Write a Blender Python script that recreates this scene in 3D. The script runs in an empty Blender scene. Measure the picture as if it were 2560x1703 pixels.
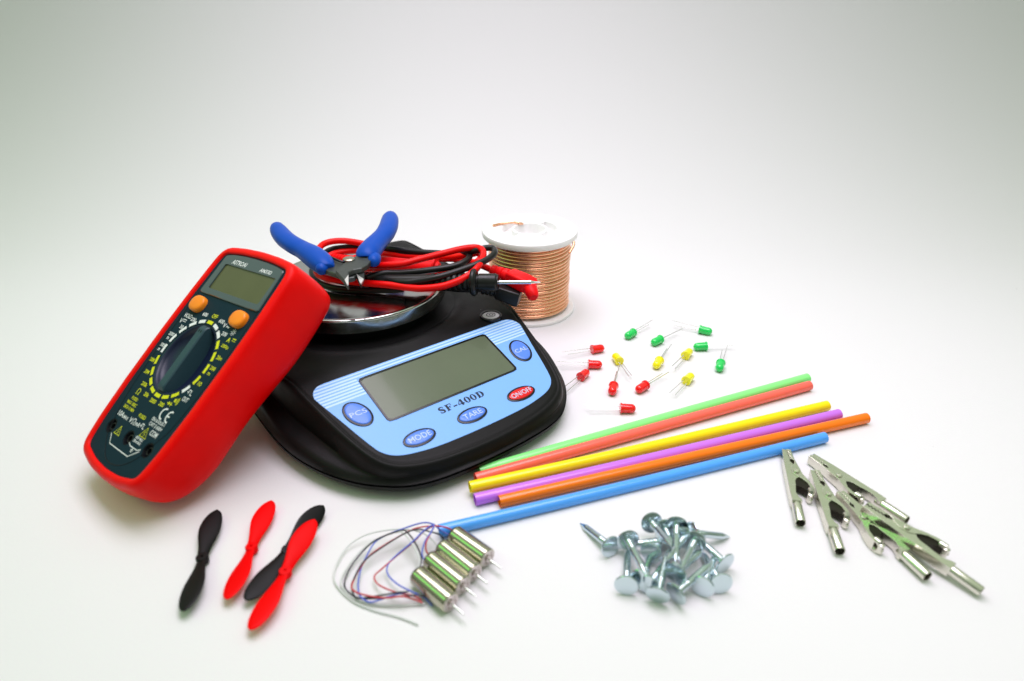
import bpy, math, random
from math import sin, cos, pi, radians, sqrt, hypot, atan2
from mathutils import Vector, Matrix

# ------------------------------------------------------------------ basics
S = bpy.context.scene
COL = S.collection
U = 0.001                                   # everything below is written in millimetres
random.seed(11)
V3 = Vector
PITCH, FPX, CAMH = radians(29.1), 1707.0, 217.0
CAM = Vector((0, 0, CAMH))
FWD = Vector((0, cos(PITCH), -sin(PITCH))); RGT = Vector((1, 0, 0)); UPV = RGT.cross(FWD)


def G(px, py, z=0.0):
    """point at height z (mm) seen at photo position px,py"""
    d = RGT * ((px - 1280) / FPX) - UPV * ((py - 851.5) / FPX) + FWD
    return CAM + d * ((z - CAMH) / d.z)


DEFM = {}                                   # frame the vertices of a thing's parts are written in, where not its own
W = {}                                      # object name -> world matrix in mm


def smooth(a, b, x):
    t = min(1, max(0, (x - a) / (b - a)))
    return t * t * (3 - 2 * t)


def mtx(x, y, z, o):
    m = Matrix.Identity(4)
    for i in range(3):
        m[i][0], m[i][1], m[i][2], m[i][3] = x[i], y[i], z[i], o[i]
    return m


def frame(o, x, up=V3((0, 0, 1))):
    x = V3(x).normalized(); y = up.cross(x).normalized(); z = x.cross(y)
    return mtx(x, y, z, o)


# ------------------------------------------------------------------ materials
MATS = {}


def mat(name, col, rough=0.5, metal=0.0, spec=0.5, bump=0.0, bscale=800, var=0.0, vscale=60, coat=0.0, trl=0.0,
        sss=0.0, trans=0.0, ior=1.45, aniso=0.0, rvar=0.0, dust=0.0, dscale=230, dthr=.055, dcol=(.3, .3, .3)):
    m = bpy.data.materials.new(name); m.use_nodes = True
    nt = m.node_tree; n = nt.nodes; l = nt.links
    b = n['Principled BSDF']; out = n['Material Output']
    b.inputs['Base Color'].default_value = (*col, 1)
    b.inputs['Roughness'].default_value = rough
    b.inputs['Metallic'].default_value = metal
    b.inputs['Specular IOR Level'].default_value = spec
    b.inputs['Coat Weight'].default_value = coat
    b.inputs['Coat Roughness'].default_value = 0.06
    b.inputs['IOR'].default_value = ior
    b.inputs['Transmission Weight'].default_value = trans
    if aniso:
        b.inputs['Anisotropic'].default_value = aniso
        tg = n.new('ShaderNodeTangent'); tg.direction_type = 'RADIAL'; tg.axis = 'Z'
        l.new(tg.outputs[0], b.inputs['Tangent'])
    if sss:
        b.inputs['Subsurface Weight'].default_value = sss
        b.inputs['Subsurface Radius'].default_value = (1, 1, 1)
        b.inputs['Subsurface Scale'].default_value = 0.003
    tc = n.new('ShaderNodeTexCoord')
    if var or rvar:
        no = n.new('ShaderNodeTexNoise'); no.inputs['Scale'].default_value = vscale
        no.inputs['Detail'].default_value = 4
        l.new(tc.outputs['Object'], no.inputs['Vector'])
        if var:
            cr = n.new('ShaderNodeValToRGB')
            cr.color_ramp.elements[0].position = .3; cr.color_ramp.elements[1].position = .7
            cr.color_ramp.elements[0].color = (*[c * (1 - var) for c in col], 1)
            cr.color_ramp.elements[1].color = (*[min(1, c * (1 + var)) for c in col], 1)
            l.new(no.outputs['Fac'], cr.inputs[0]); l.new(cr.outputs[0], b.inputs['Base Color'])
        if rvar:
            mr = n.new('ShaderNodeMapRange')
            mr.inputs['From Min'].default_value = .3; mr.inputs['From Max'].default_value = .7
            mr.inputs['To Min'].default_value = max(0, rough - rvar); mr.inputs['To Max'].default_value = rough + rvar
            l.new(no.outputs['Fac'], mr.inputs[0]); l.new(mr.outputs[0], b.inputs['Roughness'])
    if dust:
        vo = n.new('ShaderNodeTexVoronoi'); vo.inputs['Scale'].default_value = dscale; vo.inputs['Randomness'].default_value = 1
        l.new(tc.outputs['Object'], vo.inputs['Vector'])
        lt = n.new('ShaderNodeMath'); lt.operation = 'LESS_THAN'; lt.inputs[1].default_value = dthr
        l.new(vo.outputs['Distance'], lt.inputs[0])
        sp = n.new('ShaderNodeSeparateColor'); l.new(vo.outputs['Color'], sp.inputs[0])
        g2 = n.new('ShaderNodeMath'); g2.operation = 'GREATER_THAN'; g2.inputs[1].default_value = 1 - dust; l.new(sp.outputs[0], g2.inputs[0])
        mu = n.new('ShaderNodeMath'); mu.operation = 'MULTIPLY'; l.new(lt.outputs[0], mu.inputs[0]); l.new(g2.outputs[0], mu.inputs[1])
        mc = n.new('ShaderNodeMix'); mc.data_type = 'RGBA'; mc.inputs['A'].default_value = (*col, 1); mc.inputs['B'].default_value = (*dcol, 1)
        l.new(mu.outputs[0], mc.inputs['Factor']); l.new(mc.outputs['Result'], b.inputs['Base Color'])
    if bump:
        nb = n.new('ShaderNodeTexNoise'); nb.inputs['Scale'].default_value = bscale
        nb.inputs['Detail'].default_value = 3
        bp = n.new('ShaderNodeBump'); bp.inputs['Strength'].default_value = bump
        bp.inputs['Distance'].default_value = 0.0003
        l.new(tc.outputs['Object'], nb.inputs['Vector']); l.new(nb.outputs['Fac'], bp.inputs['Height'])
        l.new(bp.outputs[0], b.inputs['Normal'])
    if trl:
        t = n.new('ShaderNodeBsdfTranslucent'); t.inputs[0].default_value = (*col, 1)
        mx = n.new('ShaderNodeMixShader'); mx.inputs[0].default_value = trl
        l.new(b.outputs[0], mx.inputs[1]); l.new(t.outputs[0], mx.inputs[2])
        l.new(mx.outputs[0], out.inputs[0])
    MATS[name] = m
    return m


M_paper = mat('paper', (.755, .745, .76), .75, spec=.2, bump=.25, bscale=900, dust=.10, dscale=60, dthr=.022, dcol=(.42, .40, .38))
M_red = mat('red_rubber', (.84, .0, .0), .40, var=.035, spec=.17, bump=.15, bscale=1500, rvar=.06, vscale=90)
M_teal = mat('teal_face', (.008, .026, .038), .45, spec=.06, bump=.12, bscale=2500, rvar=.05, vscale=120)
M_dial = mat('dial_blue', (.006, .011, .040), .38, spec=.45, rvar=.06, vscale=120)
M_ridge = mat('dial_ridge', (.022, .058, .075), .4, spec=.4, rvar=.05)
M_glass = mat('window_frame', (.052, .082, .088), .16, spec=.5, coat=.3, rvar=.04)
M_lcd = mat('meter_screen', (.085, .095, .038), .25, spec=.3, coat=.2, var=.05, vscale=90)
M_lcd2 = mat('scale_screen', (.110, .135, .085), .22, spec=.3, coat=.25, var=.04, vscale=40)
M_orange = mat('orange_button', (.95, .26, .012), .35, spec=.4, bump=.05, rvar=.05)
M_white_ink = mat('white_ink', (.78, .80, .80), .5, spec=.3, var=.05, vscale=900)
M_yellow_ink = mat('yellow_ink', (.68, .70, .01), .5, spec=.3, var=.08, vscale=900)
M_dark = mat('dark_hole', (.003, .004, .007), .5, spec=.3, rvar=.05)
M_black = mat('black_plastic', (.006, .006, .006), .42, spec=.16, dust=.12, bump=.22, bscale=2600, rvar=.07, vscale=70)
M_blackgloss = mat('black_gloss', (.006, .006, .007), .22, spec=.45, rvar=.05)
M_sticker = mat('blue_panel', (.205, .44, .93), .33, spec=.35, var=.012, vscale=40)
M_stripe = mat('pale_stripe', (.50, .71, .96), .35, spec=.3, var=.02)
M_btn = mat('blue_button', (.10, .24, .80), .28, spec=.3, coat=.15, var=.03)
M_btnred = mat('red_button', (.72, .001, .004), .25, spec=.4, coat=.3, var=.03)
M_btntxt = mat('button_lettering', (.52, .64, .86), .4, spec=.3, var=.02)
M_ink = mat('black_ink', (.004, .012, .03), .4, spec=.3, rvar=.05)
M_steel = mat('brushed_steel', (.50, .51, .49), .15, metal=1, rvar=.05, vscale=200)
M_chrome = mat('chrome', (.78, .78, .77), .12, metal=1, rvar=.05)
M_cutter = mat('cutter_steel', (.085, .095, .09), .42, metal=.75, bump=.2, bscale=1200, rvar=.08, vscale=200)
M_edge = mat('ground_edge', (.88, .85, .86), .35, metal=.8, rvar=.1, vscale=300)
M_rivet = mat('rivet_brass', (.42, .40, .32), .32, metal=1, rvar=.08, vscale=400)
M_bluegrip = mat('blue_grip', (.003, .068, .43), .42, spec=.2, bump=.08, bscale=900, rvar=.06, vscale=80)
M_cabr = mat('red_cable', (.85, .002, .002), .36, spec=.25, rvar=.06, vscale=80)
M_cabk = mat('black_cable', (.008, .008, .008), .36, spec=.4, bump=.05, rvar=.08, vscale=80)
M_redplug = mat('red_plug', (.90, .004, .008), .42, spec=.2, rvar=.06)
M_spool = mat('white_plastic', (.90, .885, .89), .35, spec=.4, sss=.15, var=.01)
M_copper = mat('copper', (.93, .49, .29), .25, metal=1, var=.06, vscale=60, rvar=.08)
M_ledr = mat('led_red', (.92, .0, .004), .2, spec=.5, sss=.6, coat=.6)
M_ledg = mat('led_green', (.015, .62, .12), .2, spec=.5, sss=.6, coat=.6)
M_ledy = mat('led_yellow', (1.0, .84, .006), .2, spec=.5, sss=.6, coat=.6)
M_lead = mat('tinned_lead', (.80, .79, .78), .25, metal=1, rvar=.08)
M_prk = mat('black_propeller', (.004, .004, .004), .45, spec=.2, rvar=.06)
M_prr = mat('red_propeller', (.95, .001, .002), .42, spec=.1, rvar=.05, trl=.2)
M_motor = mat('motor_can', (.46, .445, .34), .14, metal=1, rvar=.05, vscale=300)
M_motorend = mat('motor_end', (.62, .56, .54), .3, metal=1, rvar=.1, vscale=500)
M_zinc = mat('zinc', (.58, .68, .72), .18, metal=1, rvar=.07, vscale=250, bump=.1, bscale=1500)
M_nickel = mat('nickel', (.72, .705, .61), .24, metal=1, rvar=.05, vscale=300, bump=.04, bscale=900)
M_clipdark = mat('clip_inside_shade', (.035, .03, .024), .35, metal=.8, rvar=.08)  # dark tone standing for the shade inside the clips, spring included
STRAW = {}
for nm, c in dict(green=(.27, .93, .26), red=(1.0, .15, .11), yellow=(1.0, .80, .0), purple=(.60, .17, .86),
                  orange=(1.0, .195, .0), blue=(.085, .38, 1.0)).items():
    STRAW[nm] = mat('straw_' + nm, c, .2, spec=.55, coat=.15, var=.02, vscale=30)
M_wire = dict(red=mat('wire_red', (.55, .05, .06), .4), blue=mat('wire_blue', (.10, .15, .62), .4),
              black=mat('wire_black', (.04, .04, .05), .4), white=mat('wire_white', (.66, .68, .67), .4))


# ------------------------------------------------------------------ mesh builder (mm)
class MB:
    def __init__(s): s.v = []; s.f = []

    def add(s, vs, fs, M=None):
        o = len(s.v)
        s.v += [(M @ V3(p)) if M is not None else V3(p) for p in vs]
        s.f += [tuple(i + o for i in f) for f in fs]

    def rings(s, loops, cap0=True, cap1=True, closed=True, M=None, loop=False):
        n = len(loops[0]); vs = [p for L in loops for p in L]; fs = []
        m = len(loops)
        for k in range(m if loop else m - 1):
            k2 = (k + 1) % m
            for i in range(n if closed else n - 1):
                j = (i + 1) % n
                fs.append((k * n + i, k * n + j, k2 * n + j, k2 * n + i))
        if cap0: fs.append(tuple(range(n - 1, -1, -1)))
        if cap1: fs.append(tuple((m - 1) * n + i for i in range(n)))
        s.add(vs, fs, M)

    def tube(s, path, r, n=12, cap=True, flat=1.0, up=None, M=None):
        path = [V3(p) for p in path]; N = len(path)
        rr = r if isinstance(r, (list, tuple)) else [r] * N
        t0 = (path[1] - path[0]).normalized()
        a = up if up else (V3((0, 0, 1)) if abs(t0.z) < .9 else V3((1, 0, 0)))
        nx = (a - t0 * a.dot(t0)).normalized(); loops = []
        for i in range(N):
            t = (path[min(i + 1, N - 1)] - path[max(i - 1, 0)]).normalized()
            nx = (nx - t * nx.dot(t)).normalized(); b = t.cross(nx)
            loops.append([path[i] + nx * (cos(2 * pi * k / n) * rr[i] * flat) + b * (sin(2 * pi * k / n) * rr[i]) for k in range(n)])
        s.rings(loops, cap, cap, M=M)

    def lathe(s, prof, n=48, M=None, cap0=True, cap1=True):
        """profile of (r,z) turned about z"""
        s.rings([[(r * cos(2 * pi * k / n), r * sin(2 * pi * k / n), z) for k in range(n)] for r, z in prof], cap0, cap1, M=M)

    def prism(s, poly, z0, z1, M=None, ch=0.0):
        if ch:
            p2 = offset(poly, -ch)
            s.rings([[(x, y, z0) for x, y in p2], [(x, y, z0 + ch) for x, y in poly], [(x, y, z1 - ch) for x, y in poly], [(x, y, z1) for x, y in p2]], M=M)
        else:
            s.rings([[(x, y, z0) for x, y in poly], [(x, y, z1) for x, y in poly]], M=M)

    def flat(s, poly, z=0.0, M=None):
        s.add([(x, y, z) for x, y in poly], [tuple(range(len(poly)))], M)

    def box(s, x0, x1, y0, y1, z0, z1, M=None, ch=0.0):
        s.prism([(x0, y0), (x1, y0), (x1, y1), (x0, y1)], z0, z1, M, ch)

    def strip(s, pts, w, z=0.0, closed=False, M=None):
        n = len(pts); L = []; R = []
        for i in range(n):
            if closed: a, b = pts[i - 1], pts[(i + 1) % n]
            else: a, b = pts[max(i - 1, 0)], pts[min(i + 1, n - 1)]
            dx, dy = b[0] - a[0], b[1] - a[1]; l = hypot(dx, dy) or 1
            L.append((pts[i][0] - dy / l * w / 2, pts[i][1] + dx / l * w / 2, z)); R.append((pts[i][0] + dy / l * w / 2, pts[i][1] - dx / l * w / 2, z))
        fs = [(i, n + i, n + (i + 1) % n, (i + 1) % n) for i in range(n if closed else n - 1)]
        s.add(L + R, fs, M)

    def text(s, t, cx, cy, w, h, z=0.0, bold=0.0, shear=0.0, rot=0.0, M=None):
        cu = bpy.data.curves.new('tmp', 'FONT'); cu.body = t; cu.size = 1; cu.offset = bold; cu.resolution_u = 3; cu.shear = shear
        ob = bpy.data.objects.new('tmp', cu); COL.objects.link(ob)
        dg = bpy.context.evaluated_depsgraph_get(); me = bpy.data.meshes.new_from_object(ob.evaluated_get(dg))
        vs = [v.co.copy() for v in me.vertices]; fs = [tuple(p.vertices) for p in me.polygons]
        bpy.data.objects.remove(ob); bpy.data.curves.remove(cu); bpy.data.meshes.remove(me)
        xs = [v.x for v in vs]; ys = [v.y for v in vs]
        ax, bx, ay, by = min(xs), max(xs), min(ys), max(ys)
        out = []
        for v in vs:
            x = ((v.x - ax) / (bx - ax) - .5) * w; y = ((v.y - ay) / (by - ay) - .5) * h
            out.append((cx + x * cos(rot) - y * sin(rot), cy + x * sin(rot) + y * cos(rot), z))
        s.add(out, fs, M)

    def build(s, name, material, parent=None, M=None, ang=38, bevel=0.0, label=None, flip_fix=True):
        Pm = W[parent.name] if parent else Matrix.Identity(4)
        if M is None: M = DEFM.get(parent.name) if parent else None
        T = Pm.inverted() @ (M if M is not None else Pm)
        me = bpy.data.meshes.new(name)
        me.from_pydata([(T @ v) * U for v in s.v], [], s.f)
        me.materials.append(material)
        if flip_fix:
            import bmesh
            bm = bmesh.new(); bm.from_mesh(me); bmesh.ops.recalc_face_normals(bm, faces=bm.faces); bm.to_mesh(me); bm.free()
        me.polygons.foreach_set('use_smooth', [True] * len(me.polygons))
        me.set_sharp_from_angle(angle=radians(ang))
        o = bpy.data.objects.new(name, me); COL.objects.link(o)
        if parent: o.parent = parent
        W[o.name] = Pm
        if parent and parent.name in DEFM: DEFM[o.name] = DEFM[parent.name]
        if bevel:
            md = o.modifiers.new('bevel', 'BEVEL'); md.width = bevel * U; md.segments = 2; md.limit_method = 'ANGLE'; md.angle_limit = radians(40)
        if label: o['label'] = label
        return o


def offset(poly, d):
    n = len(poly); out = []
    area = sum(poly[i][0] * poly[(i + 1) % n][1] - poly[(i + 1) % n][0] * poly[i][1] for i in range(n))
    sg = 1 if area > 0 else -1
    for i in range(n):
        a, p, b = poly[i - 1], poly[i], poly[(i + 1) % n]
        e1 = V3((p[0] - a[0], p[1] - a[1], 0)); e2 = V3((b[0] - p[0], b[1] - p[1], 0))
        if e1.length < 1e-6: e1 = e2
        if e2.length < 1e-6: e2 = e1
        e1.normalize(); e2.normalize()
        n1 = V3((e1.y, -e1.x, 0)) * sg; n2 = V3((e2.y, -e2.x, 0)) * sg
        m = (n1 + n2); m = m.normalized() if m.length > 1e-4 else n1
        k = d / max(.5, m.dot(n1))
        out.append((p[0] + m.x * k, p[1] + m.y * k))
    return out


def roundpoly(pts, seg=6):
    """pts: (x,y,r) corners -> rounded polygon"""
    out = []; n = len(pts)
    for i in range(n):
        a, p, b = pts[i - 1], pts[i], pts[(i + 1) % n]; r = p[2] if len(p) > 2 else 0
        P = V3((p[0], p[1], 0)); A = V3((a[0], a[1], 0)); B = V3((b[0], b[1], 0))
        if r <= 0: out.append((P.x, P.y)); continue
        d1 = (A - P).normalized(); d2 = (B - P).normalized(); an = d1.angle(d2)
        t = min(r / math.tan(an / 2), (A - P).length * .49, (B - P).length * .49); r2 = t * math.tan(an / 2)
        c = P + (d1 + d2).normalized() * (r2 / sin(an / 2)); s0 = P + d1 * t - c; s1 = P + d2 * t - c
        a0 = atan2(s0.y, s0.x); a1 = atan2(s1.y, s1.x); da = (a1 - a0 + pi) % (2 * pi) - pi
        for k in range(seg + 1):
            q = a0 + da * k / seg; out.append((c.x + cos(q) * r2, c.y + sin(q) * r2))
    return out


def catmull(pts, n=8, closed=False):
    pts = [V3(p) for p in pts]; N = len(pts); out = []
    for i in range(N if closed else N - 1):
        if closed: p0, p1, p2, p3 = pts[i - 1], pts[i], pts[(i + 1) % N], pts[(i + 2) % N]
        else: p0, p1, p2, p3 = pts[max(i - 1, 0)], pts[i], pts[i + 1], pts[min(i + 2, N - 1)]
        for k in range(n):
            t = k / n
            out.append(.5 * ((2 * p1) + (p2 - p0) * t + (2 * p0 - 5 * p1 + 4 * p2 - p3) * t * t + (3 * p1 - p0 - 3 * p2 + p3) * t ** 3))
    if not closed: out.append(pts[-1])
    return out


def radial(poly, c, N):
    """sample a star-shaped closed polygon at N angles about c"""
    out = []; n = len(poly)
    for k in range(N):
        a = 2 * pi * k / N; dx, dy = cos(a), sin(a); best = None
        for i in range(n):
            x1, y1 = poly[i][0] - c[0], poly[i][1] - c[1]; x2, y2 = poly[(i + 1) % n][0] - c[0], poly[(i + 1) % n][1] - c[1]
            ex, ey = x2 - x1, y2 - y1; den = dx * ey - dy * ex
            if abs(den) < 1e-9: continue
            t = (x1 * ey - y1 * ex) / den; u = (x1 * dy - y1 * dx) / den
            if t > 0 and -1e-6 <= u <= 1 + 1e-6 and (best is None or t > best): best = t
        out.append((c[0] + dx * best, c[1] + dy * best))
    return out


def ell(cx, cy, rx, ry, n=40, rot=0.0):
    return [(cx + cos(2 * pi * k / n) * rx * cos(rot) - sin(2 * pi * k / n) * ry * sin(rot), cy + cos(2 * pi * k / n) * rx * sin(rot) + sin(2 * pi * k / n) * ry * cos(rot)) for k in range(n)]


def thing(name, label, cat, M=None, group=None):
    o = bpy.data.objects.new(name, None); COL.objects.link(o)
    M = M if M is not None else Matrix.Identity(4)
    Mm = M.copy(); Mm.translation = M.translation * U
    o.matrix_world = Mm; W[o.name] = M
    o.empty_display_size = .01
    tag(o, label, cat, group)
    return o


def tag(o, label, cat, group=None):
    o['label'] = label; o['category'] = cat
    if group: o['group'] = group


def dup(root, M, label, group=None):
    def cp(o, par):
        c = o.copy(); COL.objects.link(c)
        if par is not None: c.parent = par
        W[c.name] = M
        for ch in list(o.children): cp(ch, c)
        return c
    r = cp(root, None)
    Mm = M.copy(); Mm.translation = M.translation * U
    r.matrix_world = Mm; r['label'] = label
    if group: r['group'] = group
    return r


# ------------------------------------------------------------------ the white paper sweep
mb = MB()
prof = [(-500, 0)] + [(-500 + 40 * k, 0) for k in range(1, 26)]
Y0, RR = 500, 330
prof += [(Y0 + RR * sin(a), RR - RR * cos(a)) for a in [pi / 2 * k / 24 for k in range(1, 25)]]
prof += [(Y0 + RR, RR + 40)]
mb.rings([[(x, y, z) for y, z in prof] for x in (-1500, -500, 0, 500, 1500)], False, False, closed=False)
o = mb.build('backdrop', M_paper, flip_fix=False)
o['kind'] = 'structure'

# ------------------------------------------------------------------ multimeter
k = 1.015
Xm = V3((.77272797, -.62783033, .09338394)); Ym = V3((.46826136, .66317967, .58388699)); Zm = V3((-.42851229, -.40745772, .80644617))
tm = CAM + (V3((-152.21, 273.24, 55.53)) - CAM) * k
MM = mtx(Xm * k, Ym * k, Zm * k, tm)
base = MM @ V3((1, -57, -20)); base.z = 0
mult = thing('multimeter', 'red and dark teal digital multimeter with orange buttons leaning against the kitchen scale', 'multimeter', mtx(Xm, Ym, Zm, base))
CX = 1.2


def meter_outline(d=0.0):
    half = [(28.4, 56.2), (29.6, 30), (29.8, 8), (29.0, -20), (27.4, -40), (25.0, -53.6)]
    R_ = [(CX + a, b) for a, b in half]; L_ = [(CX - a, b) for a, b in half]
    top = [(CX + 14, 57.8), (CX, 58.3), (CX - 14, 57.8)]
    bot = [(CX - 12, -56.6), (CX, -57.4), (CX + 12, -56.6)]
    p = [(x, y, 0) for x, y in top] + [(x, y, 0) for x, y in L_] + [(x, y, 0) for x, y in bot] + [(x, y, 0) for x, y in R_[::-1]]
    c = [(p[i][0], p[i][1], 2.6 if i in (3, 8, 12, 17) else 30) for i in range(len(p))]
    q = radial(roundpoly(c, 9), (CX, 0), 360)
    for _ in range(6): q = [((a[0] + 2 * b_[0] + e[0]) / 4, (a[1] + 2 * b_[1] + e[1]) / 4) for a, b_, e in zip(q[-1:] + q[:-1], q, q[1:] + q[:1])]
    return offset(q, d)


ZB = catmull([(-64, -13, 0), (-58, -18, 0), (-49, -23.4, 0), (-35, -26.2, 0), (-13, -25.2, 0), (5, -26.5, 0), (22, -28.6, 0), (40, -29, 0), (64, -28.5, 0)], 8)


def zback(y):
    for p, q in zip(ZB, ZB[1:]):
        if y <= q.x: return p.y + (q.y - p.y) * max(0, (y - p.x)) / max(1e-6, q.x - p.x)
    return ZB[-1].y


mb = MB(); L = []
for d, z in [(-1.2, -2.5), (-.15, -.6), (0.0, .7), (.6, 1.15), (1.8, 1.2), (3.0, .9), (3.9, .1), (4.4, -1.2), (4.8, -4)]:
    L.append([(x, y, z) for x, y in meter_outline(d)])
for d, f in [(5.2, .35), (5.4, .6), (5.1, .8), (4.4, .92), (3.0, .98), (.5, 1.0)]:
    L.append([(x, y, zback(y) * f) for x, y in meter_outline(d)])
mb.rings(L, False, True)
holster = mb.build('holster', M_red, mult, MM, ang=50)
# face panel with dial bowl
mb = MB(); out = meter_outline(-.1); N = len(out); c0 = [(18.8 * cos(2 * pi * i / N), 18.8 * sin(2 * pi * i / N)) for i in range(N)]
mid = [((a[0] + b[0]) / 2, (a[1] + b[1]) / 2) for a, b in zip(radial(out, (0, 0), N), c0)]
o2 = radial(out, (0, 0), N)
mb.rings([[(x, y, 0) for x, y in o2], [(x, y, 0) for x, y in mid], [(x, y, 0) for x, y in c0], [(x * .985, y * .985, -.25) for x, y in c0], [(x * .985, y * .985, -8) for x, y in c0], [(x, y, -8) for x, y in o2]], False, False, loop=True)
face = mb.build('face_panel', M_teal, mult, MM, ang=40)
# sockets are cut into the face
SOCK = [(-16.8, -41.7), (1.2, -41.8), (19.6, -41.6)]
cut = MB()
for x, y in SOCK: cut.lathe([(3.55, -4.5), (3.55, 3)], 40, Matrix.Translation((x, y, 0)))
co = cut.build('cutter_tmp', M_teal, None, MM)
md = face.modifiers.new('holes', 'BOOLEAN'); md.operation = 'DIFFERENCE'; md.solver = 'EXACT'; md.object = co
co.matrix_world = Matrix.Identity(4); bpy.context.view_layer.update()
me = bpy.data.meshes.new_from_object(face.evaluated_get(bpy.context.evaluated_depsgraph_get()))
face.modifiers.clear(); face.data = me; bpy.data.objects.remove(co)
me.set_sharp_from_angle(angle=radians(40))
for x, y in SOCK:
    mb = MB(); mb.lathe([(3.5, -4.3), (3.5, -.25), (3.3, -.12), (3.05, -.12), (2.9, -.5), (2.9, -4.2)], 36, Matrix.Translation((x, y, 0)), True, True)
    so = mb.build('socket', M_dark, mult, MM)
    mb = MB(); mb.lathe([(1.9, -4.1), (1.9, -1.0), (1.35, -1.0), (1.35, -4.1)], 28, Matrix.Translation((x, y, 0)), False, False)
    mb.build('contact_sleeve', M_blackgloss, so, MM)
# shallow groove drawn round the lettering
mb = MB()
gp = [(27.6, 33), (28.2, 15), (28, -6), (25.5, -28), (22.2, -36), (17, -46), (12, -51), (6.7, -53.6), (0, -54.6), (-5.5, -53.4), (-11, -49.5), (-15.5, -45), (-19, -37), (-21.5, -30), (-23.6, -18), (-24.8, 0), (-25.2, 32)]
mb.tube([(p.x, p.y, .03) for p in catmull([(x, y, 0) for x, y in gp], 6)], .16, 6)
mb.build('groove', M_dark, face, MM)
# display window
win = roundpoly([(-24.4, 32.6, .8), (28.2, 32.6, .8), (26.6, 55.3, .8), (20, 56.5, 20), (11, 57.2, 20), (1.2, 57.4, 30), (-9, 57.2, 20), (-18, 56.5, 20), (-23.8, 55.3, .8)], 3)
lc = roundpoly([(-19.4, 35.9, .6), (24.9, 35.9, .6), (24.9, 50.6, .6), (-19.4, 50.6, .6)], 3)
Nw = 160; wo = radial(win, (2, 44), Nw); wi = radial(lc, (2, 44), Nw)
mb = MB(); mb.rings([[(x, y, -.05) for x, y in wo], [(x, y, .5) for x, y in wo], [(x, y, .8) for x, y in offset(wo, -.35)], [(x, y, .8) for x, y in offset(wi, .15)], [(x, y, .62) for x, y in wi], [(x, y, .1) for x, y in wi]], False, False)
frm = mb.build('window_frame', M_glass, mult, MM)
mb = MB(); mb.flat(offset(lc, .2), .12); mb.build('screen', M_lcd, mult, MM)
mb = MB()
mb.text('ASTROAI', -8.6, 52.75, 12.8, 2.5, .85, bold=.012, shear=.12)
mb.text('AM33D', 14.7, 52.5, 9.8, 2.0, .85, bold=.01, shear=.08)
mb.build('lettering', M_white_ink, frm, MM, flip_fix=False)
# orange buttons
for x, y in ((-17.4, 26.2), (19.6, 26.2)):
    mb = MB(); sh = [(5.4 * math.copysign(abs(cos(q_)) ** .8, cos(q_)), 4.3 * math.copysign(abs(sin(q_)) ** .86, sin(q_))) for q_ in [2 * pi * t_ / 48 for t_ in range(48)]]
    mb.rings([[(x + a * s_, y + b * s_, z) for a, b in sh] for s_, z in ((1.0, -.1), (1.0, 1.5), (.96, 2.1), (.86, 2.55), (.6, 2.8), (.2, 2.9))], False, True)
    mb.build('button', M_orange, mult, MM, ang=60)
# rotary dial: bowl with a raised grip ridge
mb = MB(); prof = [(18.5, -.3), (18.0, -.35), (17.2, -1.0)] + [(17.2 * cos(a), -1 - 5.4 * sin(a)) for a in [pi / 2 * q / 10 for q in range(1, 11)]]
mb.lathe([(max(r, .01), z) for r, z in prof], 72, None, False, True)
dial = mb.build('dial', M_dial, mult, MM, ang=60)
mb = MB(); Lr = []
for i in range(25):
    y = -17.6 + 35.2 * i / 24; e = sqrt(max(0, 1 - (y / 18.3) ** 2))
    zb = -1 - 5.2 * e; wt = 2.55; wb = 2.7 + 1.2 * e; zt = 1.7 if abs(y) < 16 else 1.7 - (abs(y) - 16) * .8
    Lr.append([(-wb, y, zb), (-wt - .25, y, zt - .5), (-wt + .3, y, zt), (wt - .3, y, zt), (wt + .25, y, zt - .5), (wb, y, zb)])
mb.rings(Lr, True, True)
rd = mb.build('grip_ridge', M_ridge, dial, MM, ang=35)
mb = MB()
for x in (-.9, .9): mb.flat(ell(x, 14.2, .45, .8, 14), 1.73)
mb.build('pointer_mark', M_dark, rd, MM, flip_fix=False)
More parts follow.
